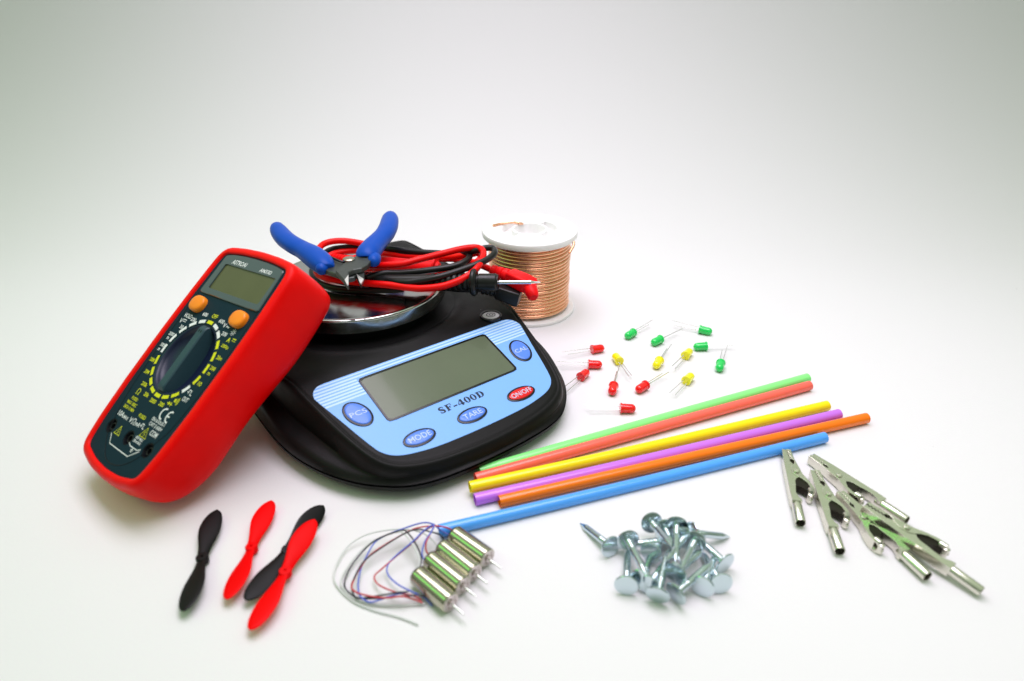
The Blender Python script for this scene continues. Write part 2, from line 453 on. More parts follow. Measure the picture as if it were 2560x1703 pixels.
# printed scale round the dial
wm, ym = MB(), MB()
ringcol = 'ywwyyyyw' + 'yyyyyyyy' + 'wwwww'
ringcol = ['y', 'w', 'w', 'y', 'y', 'y', 'y', 'w', 'y', 'y', 'y', 'y', 'y', 'y', 'y', 'w', 'w', 'w', 'w', 'w']
for i, c in enumerate(ringcol):
    a = pi / 2 - radians(18 * i); p = [(20.1 * cos(a + d), 20.1 * sin(a + d)) for d in [radians(-6.6 + 13.2 * q / 6) for q in range(7)]]
    (wm if c == 'w' else ym).strip(p, 1.75, .06)
ZT = .06
for m_, t, x, y, w, h in [
    (wm, 'HOLD', -19.6, 19.0, 6.6, 2.3), (wm, '600', -7.8, 22.8, 4.2, 2.0), (ym, 'OFF', 0.3, 23.6, 4.4, 2.2), (wm, '200', -13.7, 18.3, 4.2, 2.0),
    (wm, 'V', -22.6, 15.6, 2.3, 2.4), (wm, '20', -18.8, 12.8, 2.8, 2.0), (wm, '2000', -22.4, 7.7, 4.6, 1.9), (wm, 'm', -23.0, 5.2, 1.9, 1.3),
    (wm, '200', -23.2, 1.2, 4.0, 1.9), (wm, 'm', -23.5, -1.5, 1.9, 1.3), (wm, '600', 7.6, 22.6, 4.2, 2.0), (wm, 'V', 11.6, 21.4, 2.3, 2.4), (wm, '200', 15.6, 17.6, 4.2, 2.0),
    (ym, 'A', 21.4, 15.9, 2.4, 2.4), (ym, '2000\u00b5', 22.0, 12.3, 5.6, 2.0), (ym, '20m', 23.6, 6.8, 4.2, 2.0), (ym, '200', 24.2, 1.4, 3.9, 1.9), (ym, 'm', 23.9, -1.5, 1.9, 1.3), (ym, '10', 22.8, -7.1, 2.7, 2.0),
    (wm, 'OUT', 20.7, -15.8, 4.4, 2.2), (ym, '200', 7.2, -22.6, 4.2, 2.0), (ym, '2000', -.2, -23.2, 5.2, 2.0), (ym, '20k', -7.9, -22.3, 4.2, 2.0), (ym, '200k', -14.8, -18.8, 5.2, 2.0),
    (ym, '20M', -19.9, -13.3, 4.0, 2.0), (ym, '200M', -22.7, -7.2, 4.4, 2.0), (ym, 'FUSED', -14.0, -26.5, 5.6, 1.6), (ym, 'MAX 10SEC', -13.6, -28.9, 9.0, 1.6), (ym, 'EACH 15 MIN', -13.4, -31.3, 9.6, 1.6),
    (ym, 'FUSED', .3, -31.3, 6.2, 1.7), (wm, '10A', -15.9, -35.1, 5.2, 2.5), (wm, 'MAX', -10.6, -35.5, 4.4, 1.6), (wm, 'V', -5.9, -35.1, 2.3, 2.5), (wm, 'mA', .9, -35.0, 4.0, 2.1),
    (wm, 'EN 61010-1', 13.6, -29.5, 11.2, 1.7), (wm, 'CAT II 600V', 13.9, -31.8, 11.4, 1.7), (wm, 'COM', 16.2, -34.8, 6.0, 2.5), (wm, '600V MAX', 9.2, -39.6, 6.6, 1.3), (wm, '200mA MAX', 9.0, -41.3, 6.8, 1.3)]:
    m_.text(t, x, y, w, h, ZT, bold=.012)
arc = lambda cx, cy, r, a0, a1, n=10: [(cx + r * cos(radians(a0 + (a1 - a0) * q / n)), cy + r * sin(radians(a0 + (a1 - a0) * q / n))) for q in range(n + 1)]
for x, y, m_ in ((-19.8, 16.2, wm), (25.0, 16.6, ym)):         # DC bars
    m_.strip([(x - 1.4, y + .5), (x + 1.4, y + .5)], .42, ZT)
    for q in (-1, 0, 1): m_.strip([(x + q - .35, y - .5), (x + q + .35, y - .5)], .4, ZT)
wm.strip([(13.4, 20.9), (14, 21.5), (14.7, 21.2), (15.3, 20.8), (15.9, 21.4)], .45, ZT)
wm.strip(arc(20.9, 19.8, .8, 0, 360, 16), .32, ZT)
for q in range(8): wm.strip([(20.9 + 1.2 * cos(q * pi / 4), 19.8 + 1.2 * sin(q * pi / 4)), (20.9 + 1.8 * cos(q * pi / 4), 19.8 + 1.8 * sin(q * pi / 4))], .3, ZT)
for x, y in ((20.6, -12.3), (5.2, -34.6)):                      # square wave
    wm.strip([(x - 2, y - .1), (x - 1.1, y - .1)], .4, ZT); wm.strip([(x - 1, y - .9), (x - 1, y + 1.1)], .35, ZT); wm.strip([(x - 1, y + 1), (x + .6, y + 1)], .4, ZT)
    wm.strip([(x + .6, y + 1.1), (x + .6, y - 1.1)], .35, ZT); wm.strip([(x + .6, y - 1), (x + 1.9, y - 1)], .4, ZT)
for cx, cy, r, m_ in ((-15.2, -22.8, 1.25, ym), (-2.9, -34.8, 1.1, wm)):   # ohm sign
    m_.strip([(cx - 1.5, cy - 1.4), (cx - .6, cy - 1.4)] + arc(cx, cy + .1, r, 235, -55, 14) + [(cx + .6, cy - 1.4), (cx + 1.5, cy - 1.4)], .38, ZT)
ym.flat([(14.0, -18.9), (14.0, -17.7), (14.7, -17.5), (15.1, -17.0), (15.1, -19.4), (14.7, -19.0)], ZT)
for r in (1.2, 2.0, 2.8): ym.strip(arc(14.6, -18.2, r, -40, 40, 6), .35, ZT)
ym.flat([(11.3, -19.7), (11.3, -21.5), (13.2, -20.6)], ZT); ym.strip([(13.4, -19.6), (13.4, -21.6)], .45, ZT); ym.strip([(10.3, -20.6), (14.4, -20.6)], .4, ZT)
wm.strip(arc(13.6, -25.6, 2.55, 80, 280, 14), .75, ZT); wm.strip(arc(18.8, -25.6, 2.55, 80, 280, 14), .75, ZT); wm.strip([(16.3, -25.6), (18.6, -25.6)], .7, ZT)
for cx, cy, s_ in ((-8.9, -42.0, 1), (10.0, -36.8, 1.12)):      # warning triangles
    ym.strip([(cx - 2.5 * s_, cy - 1.5 * s_), (cx + 2.5 * s_, cy - 1.5 * s_), (cx, cy + 2.6 * s_)], .5, ZT, True)
    ym.strip([(cx + .2, cy + 1.2), (cx - .5, cy), (cx + .5, cy - .1), (cx - .2, cy - 1.1)], .35, ZT)
wm.strip([(-12.8, -44.2), (-8.9, -48.2), (9.5, -48.3), (14.9, -43.9)], .4, ZT)
wm.strip([(4.3, -43.2), (6.2, -44.1), (12.6, -44.1), (15.0, -43)], .4, ZT)
wm.strip([(9.3, -44.1), (9.3, -45.0)], .35, ZT)
for q, w in ((0, 2.2), (1, 1.5), (2, .8)): wm.strip([(9.3 - w / 2, -45.1 - .5 * q), (9.3 + w / 2, -45.1 - .5 * q)], .28, ZT)
wm.build('white_lettering', M_white_ink, face, MM, flip_fix=False)
ym.build('yellow_lettering', M_yellow_ink, face, MM, flip_fix=False)

# ------------------------------------------------------------------ kitchen scale
UH = V3((.79017682, .61287894, 0)); WH = V3((-.61287894, .79017682, 0)); ZH = V3((0, 0, 1))
SO = V3((-37.304, 301.6, 0)); MS = mtx(UH, WH, ZH, SO)
TAN = .26873953 / .96321289
Zp = 28.89
VH = (WH + ZH * TAN).normalized(); NH = UH.cross(VH)
MP = mtx(UH, VH, NH, V3((SO.x, SO.y, Zp)))                      # the sloped front panel
scale_ = thing('kitchen_scale', 'black kitchen scale with blue control panel and round steel weighing plate', 'kitchen scale', MS)


def sym(h):
    return [(x, y) for x, y in h] + [(-x, y) for x, y in reversed(h) if x > .01]


BH = [(0, -51), (18, -50.4), (34, -48.4), (46, -44.2), (55.5, -37), (64, -27.5), (72, -13.5), (77.5, 2), (80.5, 18), (81.3, 36), (81, 62), (80, 95), (79.4, 130), (79, 156), (78.4, 164), (76.6, 168), (72, 170), (62, 170.6), (40, 170.8), (0, 170.8)]
TH = [(0, -47.8), (16, -47.2), (31, -45.5), (43.5, -42), (52, -36.6), (57.5, -27), (62.3, -9.5), (66, 10), (70, 32), (74.3, 60), (76, 86), (76.4, 130), (76, 154), (75.4, 161.5), (73.6, 165.4), (69, 167.3), (60, 167.8), (38, 167.9), (0, 167.9)]
cen = (0, 52); NA = 288


def loopof(h):
    c = catmull([(x, y, 0) for x, y in sym(h)], 8, True)
    return radial([(p.x, p.y) for p in c], cen, NA)


Bl, Tl = loopof(BH), loopof(TH)
PC = (.3, 91)


def ztop(x, w):
    if w < 22: z = Zp + TAN * w
    elif w < 32: d = w - 22; z = Zp + TAN * 22 + TAN * (d - d * d / 20)
    else: z = Zp + TAN * 22 + TAN * 5
    r = hypot(x - PC[0], w - PC[1])
    return z - 1.6 * (1 - smooth(57.5, 60.0, r)) + .5 * smooth(60, 61.5, r) * (1 - smooth(61.5, 66, r))


def zsh(w, zt): return min(zt - 4.6, 11.5 + 4.5 * smooth(-30, 15, w) + 9 * smooth(5, 75, w) + 6 * smooth(60, 100, w))


def lerp(A, B, t): return [(a[0] + (b[0] - a[0]) * t, a[1] + (b[1] - a[1]) * t) for a, b in zip(A, B)]


mb = MB(); Ls = []
Ls.append([(x, y, 3.6) for x, y in offset(Bl, -5)])
Ls.append([(x, y, 4.6) for x, y in offset(Bl, -1.6)])
Ls.append([(x, y, 6.2) for x, y in offset(Bl, -.4)])
Ls.append([(x, y, 8.0) for x, y in Bl])
mb.rings(Ls, True, False)
mb.build('base_tray', M_black, scale_, MS, ang=45)
mb = MB(); Ls = []
Ls.append([(x, y, 8.1) for x, y in offset(Bl, -1.6)])
Ls.append([(x, y, 8.4) for x, y in offset(Bl, -.5)])
Ls.append([(x, y, 9.2) for x, y in offset(Bl, -.1)])
for t, off, dz in ((0, -.9, -2.4), (0, -1.8, -.9), (.16, -1.8, -.1), (.4, -1, .1), (.62, -.6, .4), (.82, 0, 1.3)):
    q = offset(lerp(Bl, Tl, t), off) if off else lerp(Bl, Tl, t)
    Ls.append([(x, y, max(9.6, zsh(y, ztop(x, y)) + dz)) for x, y in q])
for off, dz in ((1.1, -3.4), (.5, -1.6), (0, -.6), (-.7, -.05), (-1.6, 0), (-2.0, -.35), (-2.4, -.35), (-2.8, 0), (-4, 0)):
    q = offset(Tl, off); Ls.append([(x, y, ztop(x, y) + dz) for x, y in q])
inner = offset(Tl, -4)
for i in range(1, 46):
    s_ = 1 - i / 46; Ls.append([(cen[0] + (x - cen[0]) * s_, cen[1] + (y - cen[1]) * s_, 0) for x, y in inner])
    Ls[-1] = [(x, y, ztop(x, y)) for x, y, _ in Ls[-1]]
mb.rings(Ls, False, True)
mb.build('housing', M_black, scale_, MS, ang=50)
for x, y in ((-48, -26), (48, -26), (-58, 140), (58, 140)):
    mb = MB(); mb.lathe([(6, 0), (7, .6), (7, 3.9)], 28, Matrix.Translation((x, y, 0)))
    mb.build('foot', M_blackgloss, scale_, MS)
# plate and its pedestal
Mpan = MS @ Matrix.Translation((PC[0], PC[1], 0))
mb = MB(); mb.lathe([(46, 34.6), (46, 41.5)], 64); mb.build('plate_support', M_blackgloss, scale_, Mpan)
mb = MB(); mb.lathe([(51.3, 41.6), (52.2, 41.6), (52.5, 42), (52.5, 42.5), (52.5, 48.8), (52.5, 49.2), (52.2, 49.8), (51.6, 50.0), (51.0, 49.85), (49, 49.8), (30, 49.8), (.01, 49.8)], 144, None, False, True)
mb.build('weighing_plate', M_steel, scale_, Mpan, ang=30)
# blue control panel
stH = [(0, -40.5), (14, -40.3), (27, -39.6), (37, -38), (43.5, -36.2), (48, -33.6), (51, -30), (52.8, -25.5), (55.2, -17), (58.5, -4), (62.6, 11.2), (62.9, 14.5), (61.6, 17.8), (59, 20), (56, 20.75), (52, 20.9), (46, 20.9), (20, 20.9), (0, 20.9)]
stick = [(p.x, p.y) for p in catmull([(a, b, 0) for a, b in sym(stH)], 5, True)]
mb = MB(); mb.prism(stick, .0, .22); panel = mb.build('control_panel', M_sticker, scale_, MP)


def span(poly, y):
    xs = []; n = len(poly)
    for i in range(n):
        (x1, y1), (x2, y2) = poly[i], poly[(i + 1) % n]
        if (y1 - y) * (y2 - y) < 0: xs.append(x1 + (x2 - x1) * (y - y1) / (y2 - y1))
    return min(xs), max(xs)


mb = MB()
for i in range(8):
    y = 19.8 - 2.0 * i; w = .55 if i else .4
    a0, a1 = span(stick, y - w); b0, b1 = span(stick, y + w); lo0, hi0 = a0 + .15, a1 - .15; lo1, hi1 = b0 + .15, b1 - .15
    if y > 15.9: mb.add([(lo0, y - w, .245), (hi0, y - w, .245), (hi1, y + w, .245), (lo1, y + w, .245)], [(0, 1, 2, 3)])
    else:
        mb.add([(lo0, y - w, .245), (-39.5, y - w, .245), (-39.5, y + w, .245), (lo1, y + w, .245)], [(0, 1, 2, 3)])
        mb.add([(39.5, y - w, .245), (hi0, y - w, .245), (hi1, y + w, .245), (39.5, y + w, .245)], [(0, 1, 2, 3)])
mb.build('stripe_print', M_stripe, panel, MP, flip_fix=False)
# screen: black rim and recessed grey-green glass
so_ = roundpoly([(-39.3, -16.3, 2.2), (39.3, -16.3, 2.2), (39.3, 16.0, 2.2), (-39.3, 16.0, 2.2)], 5); Nq = 160
wo = radial(so_, (0, 0), Nq); wi = radial(offset(so_, -1.15), (0, 0), Nq)
mb = MB(); mb.rings([[(x, y, .1) for x, y in wo], [(x, y, .5) for x, y in wo], [(x, y, .6) for x, y in offset(wo, -.25)], [(x, y, .6) for x, y in offset(wi, .1)], [(x, y, .26) for x, y in wi]], False, False)
scr = mb.build('screen', M_lcd2, scale_, MP)
scr.data.materials.clear(); scr.data.materials.append(M_blackgloss); scr.name = 'screen_rim'
mb = MB(); mb.flat(offset(so_, -1.0), .3); mb.build('screen', M_lcd2, scale_, MP, flip_fix=False)
for t, x, y, rx, ry, rot, m_, tw, th in (('PCS', -49.5, -4.8, 6.1, 8.8, radians(14), M_btn, 8.6, 2.9), ('CAL', 49.5, -4.8, 6.1, 8.6, radians(-14) + 0, M_btn, 8.0, 2.8),
                                     ('MODE', -31.3, -31.3, 8.6, 4.7, 0, M_btn, 11.8, 3.2), ('TARE', -1.1, -31.4, 8.6, 4.5, 0, M_btn, 10.6, 3.1), ('ON/OFF', 29.7, -31.3, 8.7, 4.4, 0, M_btnred, 12.6, 3.0)):
    mb = MB(); mb.rings([[(a, b, z) for a, b in ell(x, y, rx - d, ry - d, 48, rot)] for d, z in ((0, .2), (0, .5), (.2, .62), (1.05, .62), (1.15, .3))], False, False)
    rim = mb.build('button_rim', M_blackgloss, scale_, MP)
    mb = MB(); mb.rings([[(a, b, z) for a, b in ell(x, y, max(.1, rx - d), max(.1, ry - d), 48, rot)] for d, z in ((1.1, .25), (1.1, .7), (1.25, .9), (1.6, 1.05), (2.6, 1.16), (ry - .3, 1.2))], False, True)
    bt = mb.build('button', m_, scale_, MP, ang=60, label='red power button' if t == 'ON/OFF' else None)
    rim.parent = bt
    mb = MB(); mb.text(t, x + .1, y - .1, tw, th, 1.24, bold=.004); mb.build('lettering', M_btntxt, bt, MP, flip_fix=False)


# model lettering in a bold serif face, drawn stroke by stroke
def serif(mb, ch, x, w, h, z):
    def R(x0, y0, x1, y1): mb.flat([(x + x0 * w, y0 * h), (x + x1 * w, y0 * h), (x + x1 * w, y1 * h), (x + x0 * w, y1 * h)], z)
    def ringz(cx, rx, ry, ix, iy, a0=0, a1=360):
        n = 28; pts = []
        for q in range(n + 1):
            a = radians(a0 + (a1 - a0) * q / n); pts.append(((x + (cx + rx * cos(a)) * w, (.5 + ry * sin(a)) * h, z), (x + (cx + ix * cos(a)) * w, (.5 + iy * sin(a)) * h, z)))
        mb.add([p for pr in pts for p in pr], [(2 * q, 2 * q + 1, 2 * q + 3, 2 * q + 2) for q in range(n)])
    if ch == '0': ringz(.5, .54, .51, .18, .42)
    if ch == 'D':
        R(.1, 0, .42, 1); R(0, 0, .12, .1); R(0, .92, .12, 1); R(.38, 0, .5, .08); R(.38, .92, .5, 1); ringz(.48, .54, .5, .22, .4, -90, 90)
    if ch == 'F':
        R(.12, 0, .47, 1); R(0, 0, .14, .1); R(.42, 0, .56, .08); R(0, .92, .14, 1); R(.42, .9, 1, 1); R(.88, .68, 1, .9); R(.42, .46, .72, .55); R(.66, .34, .76, .66)
    if ch == '-': R(0, .24, 1, .44)
    if ch == '4':
        R(.5, 0, .84, .98); R(0, .2, 1, .34); mb.flat([(x + 0 * w, .34 * h), (x + .14 * w, .34 * h), (x + .66 * w, .98 * h), (x + .52 * w, .98 * h)], z)
    if ch == 'S':
        pts = [(.86, .74), (.74, .9), (.5, .95), (.22, .86), (.16, .7), (.34, .57), (.66, .44), (.84, .28), (.76, .12), (.48, .05), (.24, .1), (.12, .28)]
        wd = [.1, .13, .14, .22, .3, .32, .32, .3, .22, .14, .13, .1]
        c = catmull([(a, b, 0) for a, b in pts], 4); ww = [wd[min(i // 4, 11)] + (wd[min(i // 4 + 1, 11)] - wd[min(i // 4, 11)]) * (i % 4) / 4 for i in range(len(c))]
        vs = []
        for i, p in enumerate(c):
            t = (c[min(i + 1, len(c) - 1)] - c[max(i - 1, 0)]).normalized(); vs += [(x + (p.x - t.y * ww[i] / 2) * w, (p.y + t.x * ww[i] / 2) * h, z), (x + (p.x + t.y * ww[i] / 2) * w, (p.y - t.x * ww[i] / 2) * h, z)]
        mb.add(vs, [(2 * i, 2 * i + 1, 2 * i + 3, 2 * i + 2) for i in range(len(c) - 1)]); R(.8, .68, .88, .98); R(.1, .02, .18, .34)


mb = MB(); x = 0; t2 = MB()
for ch, w in (('S', 3.3), ('F', 3.6), ('-', 2.2), ('4', 3.6), ('0', 3.1), ('0', 3.1), ('D', 4.0)):
    serif(t2, ch, x, w, 4.1, .26); x += w + .62
wd = x - .62
mb.add([(v.x * 26.6 / wd - 14.3, v.y - 23.6, v.z) for v in t2.v], t2.f)
mb.build('model_lettering', M_ink, panel, MP, flip_fix=False)
# bubble level
ML = MS @ Matrix.Translation((52.2, 26.6, 35.2))
mb = MB(); mb.lathe([(6.6, -.6), (6.6, 1.3), (6.2, 1.7), (5.2, 1.7), (4.9, .9)], 44, None, False, False); lv = mb.build('bubble_level', M_blackgloss, scale_, ML)
mb = MB(); mb.lathe([(5.0, .2), (5.0, 1.1), (4.4, 1.35), (2.4, 1.5), (.01, 1.55)], 40); mb.build('level_glass', mat('level_glass', (.50, .50, .50), .25, metal=0, rvar=.05), lv, ML)
mb = MB(); mb.strip(arc(0, 0, 2.5, 0, 360, 30), .5, 1.62); mb.strip(arc(.2, -.1, 1.1, 0, 360, 20), .5, 1.64); mb.build('level_ring', M_dark, lv, ML, flip_fix=False)


# ------------------------------------------------------------------ test leads on the plate
def Z3(x, y, z): return G(660 + x / 2.874, 500 + y / 2.874, z)


def cable(mb, pts, r=1.95, n=12): mb.tube(catmull([Z3(*p) for p in pts], 10), r, n)


def ribbed(a, b, r0, r1, nr, dip=.7):
    a, b = V3(a), V3(b); pr = []
    L_ = (b - a).length
    for i in range(nr):
        for f, dr in ((0, -dip), (.15, 0), (.75, 0), (.9, -dip)):
            t = (i + f) / nr; pr.append((r0 + (r1 - r0) * t + dr, t * L_))
    return pr, frame_z(a, b - a)


def frame_z(o, z):
    z = V3(z).normalized(); a = V3((0, 0, 1)) if abs(z.z) < .9 else V3((1, 0, 0)); x = a.cross(z).normalized()
    return mtx(x, z.cross(x), z, o)


RP = Z3(1640, 505, 57)
redl = thing('test_lead', 'red multimeter test lead coiled on the steel plate, its red plug hanging past the scale', 'test lead', Matrix.Translation(Z3(1000, 480, 50))); DEFM[redl.name] = Matrix.Identity(4)
mb = MB()
cable(mb, [(1640, 505, 57), (1560, 470, 56), (1480, 442, 55), (1350, 425, 54), (1200, 420, 54), (1000, 398, 54), (850, 350, 57), (700, 312, 61), (560, 294, 63), (450, 308, 63), (395, 350, 62), (375, 430, 59), (375, 490, 58), (395, 540, 57), (500, 572, 57), (700, 595, 57), (900, 612, 57), (1050, 632, 57), (1150, 636, 57.5), (1300, 616, 59), (1440, 560, 62), (1530, 490, 65), (1572, 415, 67), (1570, 362, 68), (1520, 342, 68), (1420, 352, 68), (1280, 386, 67), (1100, 432, 66), (1000, 458, 65), (890, 468, 64), (760, 475, 62), (640, 485, 60), (540, 500, 58), (470, 500, 56)])
cable(mb, [(430, 470, 54), (445, 425, 55), (490, 392, 56), (570, 372, 56), (700, 365, 56), (860, 385, 56), (1100, 410, 56), (1300, 412, 59), (1450, 398, 62), (1530, 382, 63), (1562, 400, 63), (1535, 440, 62), (1460, 480, 58), (1300, 510, 55), (1100, 530, 54)])
mb.build('cable', M_cabr, redl)
pa, pb = Z3(640, 440, 55.5), Z3(1260, 492, 55.5)
pr, Mr = ribbed(Z3(500, 412, 55), pa, 2.4, 3.4, 6)
mb = MB(); mb.lathe(pr, 20, Mr); Mr2 = frame_z(pa, pb - pa); Lp = (pb - pa).length
mb.lathe([(3.6, 0), (4.6, 3), (4.8, 12), (4.2, Lp * .6), (4.6, Lp - 4), (6.6, Lp - 3.2), (6.6, Lp - 2), (4, Lp - 1.8), (3.6, Lp)], 24, Mr2); mb.build('probe_handle', M_redplug, redl)
# red plug with ribbed strain relief and a bent end
q0, q1, q2, q3 = RP, Z3(1765, 548, 55.5), Z3(1905, 612, 53.5), Z3(1938, 705, 50)
mb = MB(); pr, Mr = ribbed(q0 - (q1 - q0) * .06, q1, 3.2, 4.1, 3, .8); mb.lathe(pr, 20, Mr)
plug = mb.build('plug', M_redplug, redl)
ax = (q2 - q1); Mx = frame_z(q1, ax); Lx = ax.length
mb = MB(); sq = roundpoly([(-4.4, -4.1, 1.4), (4.4, -4.1, 1.4), (4.4, 4.1, 1.4), (-4.4, 4.1, 1.4)], 4)
mb.rings([[(a * s_, b * s_, z) for a, b in sq] for s_, z in ((.85, -.5), (1, .8), (1.08, Lx * .7), (1.0, Lx + 2), (.8, Lx + 3.2))], M=Mx)
a2 = q3 - q2; M2 = frame_z(q2 - a2 * .12, a2)
mb.lathe([(3.6, 0), (3.9, 1), (3.8, a2.length * .7), (3.2, a2.length), (2.2, a2.length + 1.2)], 22, M2)
mb.build('plug_shroud', M_redplug, plug)

blk = thing('test_lead', 'black multimeter test lead coiled on the steel plate, its bare probe tip pointing right', 'test lead', Matrix.Translation(Z3(1100, 560, 50))); DEFM[blk.name] = Matrix.Identity(4)
mb = MB()
cable(mb, [(740, 560, 59), (860, 528, 60), (1000, 524, 60), (1200, 504, 61), (1370, 474, 62), (1455, 436, 63), (1476, 404, 63), (1440, 388, 62), (1300, 384, 60), (1100, 374, 59), (900, 352, 59), (720, 338, 58), (570, 342, 58), (470, 362, 57), (400, 420, 55), (352, 490, 53), (348, 535, 52.5), (385, 590, 52.5), (500, 632, 52.5), (700, 648, 52.5), (900, 648, 53), (1000, 640, 54)], 1.9)
cable(mb, [(480, 520, 56), (600, 545, 58), (740, 560, 58), (860, 575, 58), (1000, 592, 59), (1100, 584, 60), (1250, 556, 62), (1400, 510, 64), (1520, 466, 66), (1610, 424, 67), (1655, 384, 68), (1648, 352, 68), (1600, 345, 68), (1500, 368, 66), (1300, 398, 58), (1000, 385, 57), (800, 362, 56), (650, 362, 56), (540, 388, 55), (500, 420, 54), (470, 460, 53)], 1.9)
cable(mb, [(460, 560, 53), (560, 588, 53), (700, 612, 53), (850, 628, 53), (950, 632, 54), (1060, 600, 55), (1180, 612, 54), (1400, 640, 53), (1560, 640, 51)], 1.9)
mb.build('cable', M_cabk, blk)
pa, pb = Z3(760, 592, 55.5), Z3(1500, 592, 58.5); d = (pb - pa); Lp = d.length; Mb = frame_z(pa, d)
mb = MB(); prf = [(2.4, 0), (3.6, 3), (4.4, 10), (4.6, Lp - 24)]
for i in range(7): prf += [(4.7, Lp - 24 + 3.2 * i), (5.05, Lp - 23.5 + 3.2 * i), (5.05, Lp - 22 + 3.2 * i), (4.4, Lp - 21.5 + 3.2 * i)]
prf += [(4.6, Lp - 1.2), (7.0, Lp - .9), (7.9, Lp + .2), (7.9, Lp + 1.3), (7.0, Lp + 2.4), (4.5, Lp + 2.6), (4.5, Lp + 3.4), (4.95, Lp + 3.8), (4.95, Lp + 13.2), (4.3, Lp + 14.0), (4.3, Lp + 14.6)]
mb.lathe(prf, 32, Mb); pbr = mb.build('probe_handle', M_cabk, blk, ang=30)
mb = MB(); mb.lathe([(1.05, Lp + 14), (1.05, Lp + 31.5), (1.25, Lp + 31.6), (1.25, Lp + 33), (.95, Lp + 33.3), (.2, Lp + 38.2)], 18, Mb); mb.build('probe_tip', M_chrome, pbr)
q0, q1, q2 = Z3(1560, 640, 50), Z3(1680, 655, 48), Z3(1838, 706, 45)
pr, Mr = ribbed(q0, q1, 3, 3.8, 4, .7); mb = MB(); mb.lathe(pr, 20, Mr); Mx = frame_z(q1, q2 - q1); Lx = (q2 - q1).length
mb.rings([[(a * s_ * .95, b * s_, z) for a, b in sq] for s_, z in ((.9, -.5), (1.0, .6), (1.1, Lx - 1), (1.02, Lx))], M=Mx)
mb.build('plug', M_cabk, blk, ang=30)

# ------------------------------------------------------------------ flush cutters
ZC = 68.0
piv = Z3(615, 464, ZC)
cutr = thing('flush_cutter', 'open flush cutters with blue grips and dark jaws lying on top of the coiled leads', 'cutters', Matrix.Translation(piv)); DEFM[cutr.name] = Matrix.Identity(4)
gl = [(92, 190, 3.4), (106, 222, 4.6), (150, 278, 5.2), (215, 325, 5.3), (285, 362, 5.4), (350, 402, 6.2), (405, 446, 6.2), (438, 482, 5.0), (448, 500, 3.6)]
gr = [(908, 106, 3.0), (906, 134, 4.6), (895, 190, 5.2), (868, 245, 5.3), (825, 292, 5.4), (785, 336, 5.9), (752, 382, 6.2), (742, 412, 5.6), (740, 425, 4.5)]
for gpts, bump_, z0, z1 in ((gl, (414, 497), ZC + 3, ZC - 1), (gr, (788, 440), ZC + 6, ZC + 1)):
    n = len(gpts); cp = catmull([(*Z3(a, b, z0 + (z1 - z0) * i / (n - 1)),) for i, (a, b, r) in enumerate(gpts)], 8)
    cr_ = catmull([(r * 1.13, 0, 0) for a, b, r in gpts], 8)
    mb = MB(); rr = [q.x for q in cr_]; rr[0] *= .6; mb.tube(cp, rr, 24, True, flat=.82, up=V3((0, 0, 1)))
    bp = Z3(*bump_, z1 + .5); mb.tube([bp + V3((0, 5, 0)), bp + V3((0, 2, 0)), bp, bp + V3((0, -2.2, 0)), bp + V3((0, -3.2, 0))], [3.4, 3.7, 3.5, 2.7, 1.3], 16)
    mb.build('grip', M_bluegrip, cutr, ang=60)


def plate(pts, z0, z1, name, material, par, bev=.4):
    mb = MB(); a = [Z3(x, y, z1) for x, y in pts]
    P2 = [(p.x, p.y) for p in a]; mb.prism(P2, z0, z1, None, ch=bev); return mb.build(name, material, par, ang=20)


jl = plate([(480, 398), (530, 430), (600, 462), (660, 470), (722, 498), (716, 560), (698, 600), (690, 598), (662, 536), (650, 552), (610, 560), (560, 545), (430, 500), (432, 470)], ZC - 3.2, ZC - .3, 'jaw', M_cutter, cutr)
ju = plate([(690, 376), (772, 432), (740, 468), (700, 488), (640, 500), (607, 516), (607, 606), (596, 609), (572, 570), (513, 508), (575, 452), (640, 412)], ZC - .1, ZC + 3.0, 'jaw', M_cutter, cutr)
for pts, jw, z in (([(606.5, 538), (606.8, 606), (597, 608), (579, 574)], ju, ZC + 3.1), ([(664, 531), (717, 569), (700, 601), (691, 600)], jl, ZC - .2)):
    mb = MB(); a = [Z3(x, y, z) for x, y in pts]; mb.prism([(p.x, p.y) for p in a], z - .6, z + .06); mb.build('cutting_edge', M_edge, jw)
mb = MB(); mb.lathe([(3.4, ZC + 2.8), (3.4, ZC + 3.5), (2.9, ZC + 3.9), (.01, ZC + 4.0)], 28, Matrix.Translation((piv.x, piv.y, 0))); mb.build('rivet', M_rivet, cutr)
mb = MB(); mb.tube(catmull([Z3(482, 412, ZC + 1), Z3(540, 438, ZC + 1.2), Z3(600, 452, ZC)], 6), .7, 8); mb.build('return_spring', M_cabk, cutr)

# ------------------------------------------------------------------ copper wire spool
SPc = G(1322, 820, 0) + V3((.02, 1, 0)).normalized() * 32; SPc.z = 0
spool = thing('wire_spool', 'white plastic spool wound with bare copper wire standing behind the scale', 'wire spool', Matrix.Translation(SPc))
MSP = W[spool.name]
mb = MB(); mb.lathe([(12, 0), (31.6, 0), (32, .5), (32, 2.2), (31.6, 2.6), (24.6, 2.6), (24.6, 54.4), (31.4, 54.4), (32.2, 55.2), (32.4, 57.2), (31.9, 58.6), (31, 59), (19.2, 59), (18.8, 58.6), (18.6, 54), (12.6, 54), (12.4, 58.4), (12, 59), (10.8, 59), (10.5, 58.6), (10.4, 49), (.01, 48.9)], 96, None, False, False)
for a in (-92, 88):
    aa = [radians(a - 34 + 68 * q / 12) for q in range(13)]
    mb.prism([(11.7 * cos(q), 11.7 * sin(q)) for q in aa] + [(19.0 * cos(q), 19.0 * sin(q)) for q in aa[::-1]], 53, 58.8)
mb.build('reel', M_spool, spool, MSP)
mb = MB(); hp = []; turns = 20; per = 72
